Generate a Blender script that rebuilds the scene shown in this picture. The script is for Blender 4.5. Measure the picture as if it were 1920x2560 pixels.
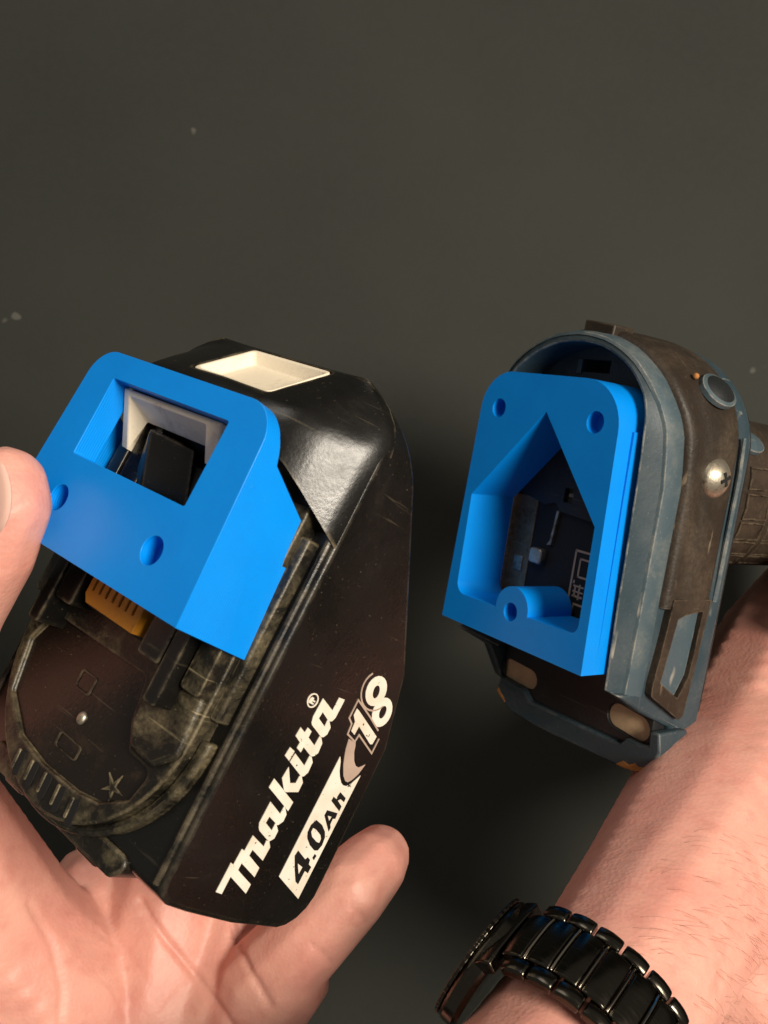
import bpy, bmesh, math, random
import numpy as np
from mathutils import Matrix, Vector, noise as mnoise
S=0.001                       # everything below is written in millimetres
H=450.0                       # camera height above the floor, mm
scn=bpy.context.scene
COL=scn.collection
for o in list(bpy.data.objects): bpy.data.objects.remove(o)
# ------------------------------------------------------------------ camera
cd=bpy.data.cameras.new('camera'); cam=bpy.data.objects.new('camera',cd); COL.objects.link(cam)
cam.location=(0,0,H*S); cam.rotation_euler=(0,0,0)
cd.sensor_fit='VERTICAL'; cd.sensor_height=24; cd.lens=24*900/1024
cd.clip_start=0.005; cd.clip_end=20
cd.dof.use_dof=True; cd.dof.focus_distance=0.225; cd.dof.aperture_fstop=cd.lens/1.0
scn.camera=cam
scn.render.resolution_x=768; scn.render.resolution_y=1024
# ------------------------------------------------------------------ light
w=bpy.data.worlds.new('World'); scn.world=w; w.use_nodes=True
bg=w.node_tree.nodes['Background']; bg.inputs[0].default_value=(1.0,.93,.82,1); bg.inputs[1].default_value=0.17
def area(name,d,dist,size,power,col,target=(0.0,0.0,0.2)):
    l=bpy.data.lights.new(name,'AREA'); l.shape='DISK'; l.size=size; l.energy=power; l.color=col
    o=bpy.data.objects.new(name,l); COL.objects.link(o)
    v=Vector(d).normalized(); o.location=Vector(target)+v*dist
    o.rotation_euler=v.to_track_quat('Z','Y').to_euler()
    return o
area('key_lamp',(.52,.12,.84),.95,.36,14.5,(1,.90,.76))
area('added_fill',(-.36,.80,.48),.85,.45,1.45,(1,.93,.83),(0,.08,.12))  # added fill: lifts the front faces and the upper part of the floor
vs=scn.view_settings; vs.view_transform='Standard'; vs.look='None'; vs.exposure=0; vs.gamma=1; vs.use_curve_mapping=False
# ------------------------------------------------------------------ materials
def mat(name):
    m=bpy.data.materials.new(name); m.use_nodes=True
    nt=m.node_tree; b=nt.nodes['Principled BSDF']
    return m,nt,b
def N(nt,t,**k):
    n=nt.nodes.new(t)
    for a,v in k.items():
        if hasattr(n,a): setattr(n,a,v)
        else: n.inputs[a.replace('_',' ')].default_value=v
    return n
def coord(nt,scale=(1,1,1),rot=(0,0,0)):
    tc=N(nt,'ShaderNodeTexCoord'); mp=N(nt,'ShaderNodeMapping')
    mp.inputs['Scale'].default_value=scale; mp.inputs['Rotation'].default_value=rot
    nt.links.new(tc.outputs['Object'],mp.inputs['Vector']); return mp.outputs[0]
def noise(nt,vec,scale,detail=6,rough=.6,dist=0):
    n=N(nt,'ShaderNodeTexNoise'); n.inputs['Scale'].default_value=scale; n.inputs['Detail'].default_value=detail
    n.inputs['Roughness'].default_value=rough; n.inputs['Distortion'].default_value=dist
    nt.links.new(vec,n.inputs['Vector']); return n.outputs['Fac']
def ramp(nt,fac,stops):
    r=N(nt,'ShaderNodeValToRGB'); e=r.color_ramp.elements
    while len(e)<len(stops): e.new(.5)
    for i,(p,c) in enumerate(stops):
        e[i].position=p; e[i].color=(c,c,c,1) if not isinstance(c,tuple) else (*c,1)
    nt.links.new(fac,r.inputs[0]); return r.outputs[0]
def mix(nt,fac,a,b,mode='MIX'):
    m=N(nt,'ShaderNodeMix',data_type='RGBA',blend_type=mode)
    for sock,v in ((m.inputs[0],fac),(m.inputs[6],a),(m.inputs[7],b)):
        if isinstance(v,(int,float)): sock.default_value=v
        elif isinstance(v,tuple): sock.default_value=(*v,1)
        else: nt.links.new(v,sock)
    return m.outputs[2]
def mul(nt,a,b,op='MULTIPLY'):
    m=N(nt,'ShaderNodeMath',operation=op)
    for s,v in ((m.inputs[0],a),(m.inputs[1],b)):
        if isinstance(v,(int,float)): s.default_value=v
        else: nt.links.new(v,s)
    return m.outputs[0]
def bump(nt,b,h,strength,dist=.001):
    n=N(nt,'ShaderNodeBump'); n.inputs['Strength'].default_value=strength; n.inputs['Distance'].default_value=dist
    nt.links.new(h,n.inputs['Height']); nt.links.new(n.outputs[0],b.inputs['Normal'])
def worn(name,base,rough,dust,lo,hi,scale=70,fine=900,scratch=.0,scol=(.5,.45,.36),grain=.25,spec=.5,bdist=.0006,sdir=(30,900,30),edge=0,erad=.0007):
    """moulded plastic with dust lying in patches, specks and long scratches"""
    m,nt,b=mat(name); v=coord(nt)
    big=noise(nt,v,scale,9,.68,.4); sm=noise(nt,v,fine,4,.6)
    msk=ramp(nt,big,[(lo,0.),(hi,1.)])
    msk=mul(nt,msk,ramp(nt,sm,[(.30,.25),(.66,1.)]))
    c=mix(nt,msk,base,dust)
    sp=ramp(nt,noise(nt,v,1500,2,.5),[(.70,0.),(.76,1.)])
    c=mix(nt,mul(nt,sp,.28),c,scol)
    if scratch>0:
        s1=noise(nt,coord(nt,sdir,(.1,.05,.3)),1,3,.6)
        s2=noise(nt,v,45,3,.6)
        sc=mul(nt,ramp(nt,s1,[(.655,0.),(.69,1.)]),ramp(nt,s2,[(.45,0.),(.6,1.)]))
        c=mix(nt,mul(nt,sc,scratch),c,scol)
    if edge>0:
        bv=N(nt,'ShaderNodeBevel'); bv.samples=4; bv.inputs['Radius'].default_value=erad
        ge=N(nt,'ShaderNodeNewGeometry'); dt=N(nt,'ShaderNodeVectorMath',operation='DOT_PRODUCT')
        nt.links.new(bv.outputs[0],dt.inputs[0]); nt.links.new(ge.outputs['Normal'],dt.inputs[1])
        em=ramp(nt,mul(nt,1.0,dt.outputs['Value'],'SUBTRACT'),[(.012,0.),(.06,1.)])
        em=mul(nt,em,ramp(nt,noise(nt,v,170,5,.7),[(.40,0.),(.60,1.)]))
        c=mix(nt,mul(nt,em,edge),c,scol)
    nt.links.new(c,b.inputs['Base Color'])
    r=ramp(nt,big,[(.3,rough-.06),(.7,rough+.2)])
    nt.links.new(r,b.inputs['Roughness'])
    b.inputs['Specular IOR Level'].default_value=spec
    bump(nt,b,mix(nt,.5,sm,big),grain,bdist)
    return m
def simple(name,col,rough,metal=0,bumpy=0,bs=800,var=0):
    m,nt,b=mat(name); v=coord(nt)
    f=noise(nt,v,bs,4,.6)
    c=mix(nt,ramp(nt,noise(nt,v,90,5,.6),[(.35,0.),(.7,1.)]),col,tuple(max(0,x*(1-var)) for x in col))
    nt.links.new(c,b.inputs['Base Color'])
    b.inputs['Roughness'].default_value=rough; b.inputs['Metallic'].default_value=metal
    if bumpy: bump(nt,b,f,bumpy,.0004)
    return m
M={}
# blue printed plastic with fine layer lines along the local z (depth) axis
m,nt,b=mat('blue_print'); v=coord(nt)
wv=N(nt,'ShaderNodeTexWave',bands_direction='Z'); wv.inputs['Scale'].default_value=520; wv.inputs['Distortion'].default_value=.6; wv.inputs['Detail'].default_value=1
nt.links.new(v,wv.inputs['Vector'])
f=noise(nt,v,55,4,.6); f2=noise(nt,v,2200,2,.5)
c=mix(nt,ramp(nt,f,[(.3,0.),(.7,1.)]),(.0,.255,.82),(.0,.225,.76))
c=mix(nt,mul(nt,ramp(nt,f2,[(.74,0.),(.78,1.)]),.35),c,(.35,.6,.9))
nt.links.new(c,b.inputs['Base Color']); b.inputs['Roughness'].default_value=.34
b.inputs['Specular IOR Level'].default_value=.4
bump(nt,b,mix(nt,.3,wv.outputs['Fac'],noise(nt,v,1400,3,.6)),.20,.0004); M['blue']=m
M['shell']=worn('black_shell',(.0050,.0046,.0040),.24,(.040,.031,.019),.60,.95,50,1100,.16,(.22,.175,.11),.16,edge=.55,erad=.0012)
M['shell_dusty']=worn('dusty_black_shell',(.008,.007,.005),.33,(.185,.148,.082),.44,.72,95,1000,.75,(.42,.34,.20),.6,edge=.55)
M['shell_gloss']=worn('glossy_black_recess',(.010,.0065,.0045),.16,(.07,.045,.025),.56,.85,70,1000,.2,(.3,.24,.15),.25)
M['white']=worn('yellowed_white_plastic',(.80,.70,.54),.42,(.26,.17,.09),.52,.80,110,700,.2,(.15,.09,.05),.15)
M['orange']=worn('amber_connector_plastic',(.50,.20,.012),.42,(.20,.07,.008),.50,.75,150,700,.2,(.15,.07,.02),.15)
m,nt,b=mat('worn_white_print'); v=coord(nt)
ch=mul(nt,ramp(nt,noise(nt,v,650,4,.7),[(.655,0.),(.68,1.)]),1.0)
c=mix(nt,ramp(nt,noise(nt,v,120,5,.6),[(.4,0.),(.7,1.)]),(.78,.72,.62),(.66,.58,.46))
c=mix(nt,ch,c,(.02,.016,.012)); nt.links.new(c,b.inputs['Base Color']); b.inputs['Roughness'].default_value=.5; M['print']=m
M['print_dark']=simple('dark_print',(.010,.009,.008),.4)
M['print_tan']=simple('pinkish_tan_print',(.46,.34,.27),.5,var=.25)
M['tool']=worn('teal_grey_tool_plastic',(.024,.043,.055),.40,(.085,.095,.10),.46,.86,36,800,1.0,(.40,.37,.31),.22,sdir=(500,18,60),edge=.9)
M['tool_edge']=worn('scuffed_grey_edge',(.052,.080,.096),.45,(.17,.17,.15),.46,.78,70,700,1.0,(.42,.38,.31),.3,sdir=(300,25,60),edge=.8)
M['tool_dark']=worn('dark_tool_interior',(.011,.0125,.014),.42,(.05,.055,.055),.56,.85,60,800,.4,(.2,.18,.13),.3)
M['deck']=worn('grey_mount_face',(.030,.040,.045),.42,(.12,.13,.125),.46,.80,60,800,.4,(.3,.28,.24),.3)
M['rubber']=worn('dusty_brown_rubber',(.024,.0165,.011),.48,(.092,.066,.042),.42,.80,48,700,.5,(.26,.20,.13),.4,.35,.0009,(60,60,500),edge=.45)
M['rust']=worn('rusty_orange_scuff',(.42,.17,.04),.7,(.10,.05,.02),.45,.7,200,900,.3,(.6,.4,.2),.8)
M['tan']=simple('slot_light_tan',(.66,.48,.29),.5,var=.4,bumpy=.2)  # pale tan carrying the light that shows through the foot slots
M['steel']=worn('worn_steel',(.48,.43,.34),.36,(.12,.09,.055),.44,.66,260,900,.6,(.8,.76,.68),.3); M['steel'].node_tree.nodes['Principled BSDF'].inputs['Metallic'].default_value=.85
M['copper']=worn('tarnished_brass_plate',(.30,.20,.11),.35,(.08,.05,.03),.42,.66,160,900,.6,(.7,.55,.38),.4); M['copper'].node_tree.nodes['Principled BSDF'].inputs['Metallic'].default_value=.7
M['black_fill']=simple('near_black_fill',(.004,.004,.004),.7)  # near-black colour, also painted in as shade for vent slots and screw cross
m,nt,b=mat('black_steel'); v=coord(nt)
b.inputs['Base Color'].default_value=(.070,.062,.050,1); b.inputs['Metallic'].default_value=1
nt.links.new(ramp(nt,noise(nt,coord(nt,(1,1,8)),250,5,.6),[(.3,.13),(.7,.30)]),b.inputs['Roughness'])
bump(nt,b,noise(nt,v,900,3,.6),.06,.0003); M['watch']=m
M['watch_edge']=simple('polished_steel',(.34,.30,.24),.22,1)
m,nt,b=mat('skin'); v=coord(nt)
f=noise(nt,v,38,6,.6,.3); f2=noise(nt,v,420,5,.65); f3=noise(nt,v,130,4,.6)
c=mix(nt,ramp(nt,f,[(.35,0.),(.66,1.)]),(.72,.365,.285),(.68,.295,.235))
c=mix(nt,mul(nt,ramp(nt,f3,[(.50,0.),(.70,1.)]),.6),c,(.60,.24,.19))
c=mix(nt,mul(nt,ramp(nt,f2,[(.60,0.),(.75,1.)]),.20),c,(.78,.52,.40))
nt.links.new(c,b.inputs['Base Color']); b.inputs['Roughness'].default_value=.50
b.inputs['Subsurface Weight'].default_value=.22; b.inputs['Subsurface Radius'].default_value=(.9,.35,.22); b.inputs['Subsurface Scale'].default_value=.004
vo=N(nt,'ShaderNodeTexVoronoi'); vo.inputs['Scale'].default_value=900; nt.links.new(v,vo.inputs['Vector'])
bump(nt,b,mix(nt,.4,f2,vo.outputs['Distance']),.33,.0005); M['skin']=m
M['nail']=simple('nail',(.74,.46,.38),.3)
M['hair']=simple('brown_hair',(.22,.12,.075),.5)
m,nt,b=mat('dark_floor'); v=coord(nt)
f=noise(nt,v,7,5,.55); f2=noise(nt,v,260,5,.65)
c=mix(nt,ramp(nt,f,[(.3,0.),(.72,1.)]),(.0225,.0238,.0198),(.0310,.0326,.0266))
c=mix(nt,mul(nt,ramp(nt,f2,[(.35,0.),(.75,1.)]),.35),c,(.0335,.0345,.0280))
c=mix(nt,mul(nt,ramp(nt,noise(nt,v,45,2,.5),[(.748,0.),(.77,1.)]),.40),c,(.17,.16,.14))
nt.links.new(c,b.inputs['Base Color']); b.inputs['Roughness'].default_value=.75; b.inputs['Specular IOR Level'].default_value=.25
bump(nt,b,f2,.08,.0006); M['floor']=m
# ------------------------------------------------------------------ helpers
def link(o,parent=None):
    COL.objects.link(o)
    if parent: o.parent=parent
    return o
def finish(me,ang=32):
    for p in me.polygons: p.use_smooth=True
    me.set_sharp_from_angle(angle=math.radians(ang))
def from_bm(name,bm,m,parent=None,ang=32,bev=0,seg=2):
    bmesh.ops.remove_doubles(bm,verts=bm.verts,dist=1e-7)
    bmesh.ops.recalc_face_normals(bm,faces=bm.faces)
    me=bpy.data.meshes.new(name); bm.to_mesh(me); bm.free()
    me.materials.append(m); finish(me,ang)
    o=link(bpy.data.objects.new(name,me),parent)
    if bev: bevel(o,bev,seg)
    return o
def bevel(o,wd,seg=2,ang=30):
    b=o.modifiers.new('bevel','BEVEL'); b.width=wd*S; b.segments=seg; b.limit_method='ANGLE'; b.angle_limit=math.radians(ang); b.use_clamp_overlap=True
def P3(axis,a,b,k):
    if axis=='n': return (a*S,b*S,k*S)
    if axis=='u': return (k*S,a*S,b*S)
    return (a*S,k*S,b*S)      # 'v': (u,n)
def add_prism(bm,outer,holes,axis,k0,k1):
    loops=[outer]+list(holes); top=[];bot=[]
    for L in loops:
        top.append([bm.verts.new(P3(axis,x,y,k1)) for x,y in L]); bot.append([bm.verts.new(P3(axis,x,y,k0)) for x,y in L])
    for T,B in zip(top,bot):
        n=len(T)
        for i in range(n): bm.faces.new((T[i],T[(i+1)%n],B[(i+1)%n],B[i]))
    for R in (top,bot):
        if len(R)==1: bm.faces.new(R[0])
        else:
            es=[]
            for L in R:
                for i in range(len(L)):
                    es.append(bm.edges.get((L[i],L[(i+1)%len(L)])))
            bmesh.ops.triangle_fill(bm,use_beauty=True,use_dissolve=False,edges=es)
def prism(name,outer,holes,axis,k0,k1,m,parent=None,bev=0,seg=2,ang=32):
    bm=bmesh.new(); add_prism(bm,outer,holes,axis,k0,k1)
    return from_bm(name,bm,m,parent,ang,bev,seg)
def rect(u0,u1,v0,v1): return [(u0,v0),(u1,v0),(u1,v1),(u0,v1)]
def box(name,u0,u1,v0,v1,n0,n1,m,parent=None,bev=.3): return prism(name,rect(u0,u1,v0,v1),[],'n',n0,n1,m,parent,bev)
def circ(cx,cy,r,n=28,r2=None,t0=0): return [(cx+r*math.cos(2*math.pi*i/n+t0),cy+(r2 or r)*math.sin(2*math.pi*i/n+t0)) for i in range(n)]
def rounded(pts,rad,n=7):
    out=[]; k=len(pts)
    for i in range(k):
        p=Vector(pts[i]); a=Vector(pts[i-1]); b=Vector(pts[(i+1)%k]); r=rad[i] if isinstance(rad,(list,tuple)) else rad
        if r<=0: out.append(tuple(p)); continue
        da=(a-p).normalized(); db=(b-p).normalized(); half=da.angle(db)/2
        t=r/math.tan(half); c=p+(da+db).normalized()*(r/math.sin(half))
        s=p+da*t; e=p+db*t
        a0=math.atan2(s.y-c.y,s.x-c.x); a1=math.atan2(e.y-c.y,e.x-c.x)
        d=(a1-a0+math.pi)%(2*math.pi)-math.pi
        for j in range(n+1): out.append((c.x+r*math.cos(a0+d*j/n),c.y+r*math.sin(a0+d*j/n)))
    return out
def capsule(ax,ay,bx,by,r,n=8):
    t=math.atan2(by-ay,bx-ax); o=[]
    for i in range(n+1): a=t+math.pi/2+math.pi*i/n; o.append((ax+r*math.cos(a),ay+r*math.sin(a)))
    for i in range(n+1): a=t-math.pi/2+math.pi*i/n; o.append((bx+r*math.cos(a),by+r*math.sin(a)))
    return o
def boolean(o,ops):
    """apply (operation, outer, holes, axis, k0, k1) prisms to o's mesh"""
    tmp=[]
    for op,outer,holes,axis,k0,k1 in ops:
        t=prism('cutter',outer,holes,axis,k0,k1,o.data.materials[0]); tmp.append(t)
        md=o.modifiers.new('b','BOOLEAN'); md.operation=op; md.object=t; md.solver='EXACT'
    par=o.parent; o.parent=None
    dg=bpy.context.evaluated_depsgraph_get(); dg.update()
    me=bpy.data.meshes.new_from_object(o.evaluated_get(dg))
    o.modifiers.clear(); o.data=me; o.parent=par
    for t in tmp: bpy.data.objects.remove(t)
    finish(me); return o
def tube(bm,pts,r,seg=8,closed=False,cap=True):
    pts=[Vector(p)*S for p in pts]; n=len(pts); rings=[]; up=Vector((.31,.2,.93))
    for i,p in enumerate(pts):
        a=pts[i-1] if (i or closed) else p; b=pts[(i+1)%n] if (i<n-1 or closed) else p
        t=(b-a).normalized(); x=t.cross(up).normalized(); y=x.cross(t)
        rr=(r[i] if isinstance(r,(list,tuple)) else r)*S
        rings.append([bm.verts.new(p+(x*math.cos(2*math.pi*k/seg)+y*math.sin(2*math.pi*k/seg))*rr) for k in range(seg)])
    for i in range(n if closed else n-1):
        A=rings[i];B=rings[(i+1)%n]
        for k in range(seg): bm.faces.new((A[k],A[(k+1)%seg],B[(k+1)%seg],B[k]))
    if cap and not closed:
        bm.faces.new(rings[0]); bm.faces.new(rings[-1])
def ribbon(pts,wd):
    L=[];R=[]
    for i,p in enumerate(pts):
        p=Vector(p); a=Vector(pts[max(0,i-1)]); b=Vector(pts[min(len(pts)-1,i+1)])
        if 0<i<len(pts)-1:
            d1=(p-a).normalized(); d2=(b-p).normalized(); t=(d1+d2).normalized(); k=1/max(.45,math.sqrt((1+d1.dot(d2))/2))
        else: t=(b-a).normalized(); k=1
        nn=Vector((-t.y,t.x))*wd/2*k
        L.append(tuple(p+nn)); R.append(tuple(p-nn))
    return L+R[::-1]
def root(name,R,t,label,cat,group=None):
    o=bpy.data.objects.new(name,None); COL.objects.link(o); o.empty_display_size=.02
    o.matrix_world=Matrix([[*R[0],t[0]*S],[*R[1],t[1]*S],[*R[2],(t[2]+H)*S],[0,0,0,1]])
    tag(o,label,cat,group); return o
def tag(o,label,cat,group=None):
    o['label']=label; o['category']=cat
    if group: o['group']=group
def orth(R):
    a=Vector([R[i][0] for i in range(3)]).normalized(); b=Vector([R[i][1] for i in range(3)]); b=(b-a*b.dot(a)).normalized(); c=a.cross(b)
    return [[a[i],b[i],c[i]] for i in range(3)]
RL=orth([[0.7395,0.445,-0.5051],[-0.2989,0.8894,0.346],[0.6032,-0.1049,0.7907]]); tL=(-61.26,-11.54,-179.97)
RR=orth([[0.5715,0.1466,-0.8074],[-0.1851,0.9816,0.0472],[0.7994,0.1225,0.5881]]); tR=(39.13,-42.49,-289.59)
# ------------------------------------------------------------------ floor
bm=bmesh.new(); bmesh.ops.create_grid(bm,x_segments=8,y_segments=8,size=3)
fl=from_bm('floor',bm,M['floor']); fl['kind']='structure'; fl['label']='dark grey matt floor far below the hands'
# ------------------------------------------------------------------ blue mount on the battery
LA=root('printed_mount',RL,tL,'blue printed mount with a rectangular window, clipped over the black battery','mount')
prof=[(.5,0),(46,0),(46,-3.0),(40,-4.2),(35.2,-6.0),(25.6,-24.3),(-1.2,-24.3)]
body=prism('mount_body',prof,[],'u',-36,36,M['blue'],LA)
boolean(body,[
 ('INTERSECT',rounded([(-33.0,-2),(32.4,-2),(29.7,44.8),(-29.8,44.8)],[0,0,8,7],10),[],'n',-40,5),
 ('DIFFERENCE',[(-27.5,-5),(27.5,-5),(25.5,60),(-25.5,60)],[],'n',-40,-6.2),
 ('DIFFERENCE',rounded([(-20.3,20.6),(19.2,20.6),(19.2,39),(-20.3,39)],.5,3),[],'n',-40,5),
 ('DIFFERENCE',circ(16.88,10.46,2.95),[],'n',-4.2,5),
 ('DIFFERENCE',circ(-17.3,10.7,2.95),[],'n',-4.2,5)])
bevel(body,.45,2)
# ------------------------------------------------------------------ battery
BT=root('battery_pack',RL,tL,'black worn power tool battery with white lettering, lying in the open hand','battery')
prof=[(60,-23.5),(60,-28),(9,-69),(-9,-76),(-43,-76.2)]+[(-45.5+9.5*math.cos(a),-66.5+9.7*math.sin(a)) for a in [math.radians(q) for q in (-100,-120,-140,-160,-178)]]+[(-53.6,-50),(-51.0,-34),(-49.6,-27.5),(-47.8,-24.3),(-46,-23.5)]
o=prism('shell',prof,[],'u',-37.5,37.5,M['shell'],BT)
boolean(o,[('INTERSECT',rounded([(-40,-70),(40,-70),(37.5,-20),(37.5,60.5),(-37.5,60.5),(-37.5,-20)],[0,0,0,15,15,0],9),[],'n',-100,0)]); bevel(o,1.6,4,26)
# ridge beads running along both shoulders
for s in (-1,1):
    bm=bmesh.new(); tube(bm,[(s*35.6,v,-23.35) for v in (-46,-30,-10,10,30,44)],.75,10); from_bm('shoulder_bead',bm,M['shell'],BT)
    bm=bmesh.new(); add_prism(bm,[(s*33.8,-24.5),(s*33.2,-20.6),(s*31.0,-20.2),(s*31.0,-24.5)],[],'v',-14,26); from_bm('rail',bm,M['shell_dusty'],BT,bev=.4)
U=[(31.2,40)]+[(31.2*math.cos(a),-18.3+31.0*math.sin(a)) for a in [math.radians(-k*7.5) for k in range(25)]]+[(-31.2,40)]
plat=prism('top_platform',U,[],'n',-25,-18.6,M['shell_dusty'],BT)
pool=rounded([(-24,-14),(12,-14),(14,-23),(17.5,-28.3),(25.5,-28.6),(23.5,-35.5),(16.5,-39.8),(9,-41.2),(-4,-41.6),(-15,-40.2),(-25,-34),(-28,-22)],1.6,3)
boolean(plat,[('DIFFERENCE',pool,[],'n',-19.9,-10)])
bevel(plat,.7,3)
prism('recess_floor',rounded([(p[0]*.985,p[1]*.985-.35) for p in pool],.1,1),[],'n',-20.4,-19.75,M['shell_gloss'],BT)
# outer flange following the rounded front end
U2=[(34.0*math.cos(a),-18.0+33.2*math.sin(a)) for a in [math.radians(-k*6) for k in range(31)]]
U3=[(31.0*math.cos(a),-18.3+30.8*math.sin(a)) for a in [math.radians(-180+k*6) for k in range(31)]]
prism('end_flange',U2+U3,[],'n',-24.5,-21.0,M['shell_dusty'],BT,.8,3)
# front nose with its two moulded knobs
prism('nose',rounded([(-30,-46),(30,-46),(24,-51.5),(-24,-51.5)],2,4),[],'n',-40,-22.8,M['shell_dusty'],BT,1.0,3)
for cx in (11,-20): prism('nose_knob',rounded(rect(cx-4.5,cx+4.5,-54.6,-47),1.6,4),[],'n',-36,-27.5,M['shell'],BT,1.2,3)
# rails and terminal block in front of the blue mount
for nm,a,b_,c0,c1,top,mm in (('rail_block',12.2,19.4,-9.5,38,-12.6,'shell'),('rail_block',20.3,24.2,-16.5,38,-12.2,'shell'),('rail_block',24.8,30.6,-11,26,-15.2,'shell_dusty'),
        ('rail_block',-19.6,-13.2,-9.5,38,-12.6,'shell'),('rail_block',-24.2,-20.3,-16.5,38,-12.2,'shell'),('rail_block',-30.6,-24.8,-11,26,-15.2,'shell_dusty')):
    prism(nm,rounded(rect(a,b_,c0,c1),.9,3),[],'n',-20.2,top,M[mm],BT,.35)
prism('corner_block',rounded([(15,-13),(30.3,-10),(30.8,-23),(26,-27.5),(18.2,-27.0),(15.4,-22)],2,4),[],'n',-20,-17.0,M['shell_dusty'],BT,1.0,3)
pts=[(-9.7,6)]+[(-9.7,-5.2)]+[(-8.2,-6.9),(9.3,-7.1),(9.5,6)]
slots=[]
for k in range(7):
    x=-8.2+k*2.45; slots.append(rect(x,x+.75,-3.9,5))
prism('connector',pts,slots,'n',-17.5,-12.0,M['orange'],BT,.18)
box('connector_bed',-12.8,11.9,-8.2,30,-20,-16.6,M['black_fill'],BT)
# parts seen through the window
bm=bmesh.new()
vv=[(-12.4,33.0,-8.6),(-17,18,-15.5),(-9.5,17.5,-12.6),(2.5,17.5,-17.5),(-3,33.2,-15),(-17,33.0,-17.5)]
V=[bm.verts.new((a*S,b_*S,c_*S)) for a,b_,c_ in vv]
for f in ((0,2,3,4),(0,1,2),(0,4,5),(0,5,1),(1,5,4,3,2)): bm.faces.new([V[i] for i in f])
from_bm('wedge_rib',bm,M['shell'],BT,bev=.5,ang=20)
bm=bmesh.new()
LV={k:bm.verts.new(Vector(p)*S) for k,p in dict(A=(-20,38.5,-3.2),B=(14,38.8,-3.2),a=(-17.2,37.3,-3.2),b=(9.6,37.5,-3.2),D=(-19.7,26.8,-9.6),d=(-17.6,26.8,-10),C=(11.6,30.6,-8.6),c=(8.0,30.6,-9.2),
  p=(-17.2,34.2,-11),q=(7.4,34.2,-11),A2=(-20,38.5,-14),B2=(14,38.8,-14),D2=(-19.7,26.8,-14),C2=(11.6,30.6,-14)).items()}
for ks in ('A B b a','A a d D','B C c b','a b q p','a p d','b c q','A A2 B2 B','D D2 A2 A','B B2 C2 C'): bm.faces.new([LV[k] for k in ks.split()])
lat=from_bm('latch',bm,M['white'],BT,25); bevel(lat,.35,2)
# raised rear block with the release button
prf=[(37.3,-27),(37.3,-23.5),(35.2,-20.4),(30.5,-14.2),(27,-10.4),(23,-8.2),(16,-7.1),(0,-6.8)]
prf=prf+[(-a,b_) for a,b_ in prf[-2::-1]]
secs=[None,(44,1.),(47,.96),(49,.86),(52,.69),(55,.50),(58,.31),(60,.17),(61.6,.05),(62.2,-.05)]
bm=bmesh.new(); rings=[]
for sct in secs:
    R=[]
    for a,nf in prf:
        if sct is None:
            v_=26.2+max(0,(nf+24))/17.2*13.4; n_=nf; aa=a
        else:
            v_=sct[0]; n_=(-24+(nf+24)*sct[1]*(1-.45*(abs(a)/37)**1.5*max(0,(sct[0]-47)/15))) if nf>-24 else nf; aa=a*(1-.34*max(0,(sct[0]-47)/15)**2.4)
        R.append(bm.verts.new((aa*S,v_*S,n_*S)))
    rings.append(R)
for A,B in zip(rings,rings[1:]):
    for i in range(len(A)-1): bm.faces.new((A[i],A[i+1],B[i+1],B[i]))
bm.faces.new(rings[0]); bm.faces.new(rings[-1])
for A,B in zip(rings,rings[1:]): bm.faces.new((A[0],B[0],B[-1],A[-1]))
blk=from_bm('rear_block',bm,M['shell'],BT,ang=60)
def slope(u,s,m_):   # point on the sloping rear face
    k=19.1; return (u+1.4, 49+s*13/k+m_*14/k, -10.1-s*14/k+m_*13/k)
def slope_poly(name,outer,m0,m1,mm,inner=None,depth=0,par=None):
    bm=bmesh.new()
    T=[bm.verts.new(Vector(slope(a,b_,m1))*S) for a,b_ in outer]; B=[bm.verts.new(Vector(slope(a,b_,m0))*S) for a,b_ in outer]; n=len(T)
    for i in range(n): bm.faces.new((T[i],T[(i+1)%n],B[(i+1)%n],B[i]))
    bm.faces.new(B)
    if inner:
        I=[bm.verts.new(Vector(slope(a,b_,m1))*S) for a,b_ in inner]
        cx=sum(p[0] for p in inner)/n; cy=sum(p[1] for p in inner)/n
        J=[bm.verts.new(Vector(slope(cx+(a-cx)*.86,cy+(b_-cy)*.80,m1-depth))*S) for a,b_ in inner]
        for i in range(n):
            bm.faces.new((T[i],T[(i+1)%n],I[(i+1)%n],I[i])); bm.faces.new((I[i],I[(i+1)%n],J[(i+1)%n],J[i]))
        bm.faces.new(J)
    else: bm.faces.new(T)
    return from_bm(name,bm,mm,par)
oc=rounded([(-13.4,0),(13.2,0),(14.6,17.8),(-12.0,17.8)],1.3,3)
cut=slope_poly('cutter',oc,-3.6,9,M['shell'])
md=blk.modifiers.new('b','BOOLEAN'); md.operation='DIFFERENCE'; md.object=cut; md.solver='EXACT'
blk.parent=None; dg=bpy.context.evaluated_depsgraph_get(); dg.update()
blk.data=bpy.data.meshes.new_from_object(blk.evaluated_get(dg)); blk.modifiers.clear(); blk.parent=BT; bpy.data.objects.remove(cut); finish(blk.data,60)
ob=rounded([(-13.0,.35),(12.9,.35),(14.2,17.4),(-11.6,17.4)],1.3,3); ib=rounded([(-12.1,1.1),(12.1,1.1),(13.4,16.6),(-10.8,16.6)],1.2,3)
btn=slope_poly('release_button',ob,-3.4,.3,M['white'],ib,2.7,BT); bevel(btn,.25,2)
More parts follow.
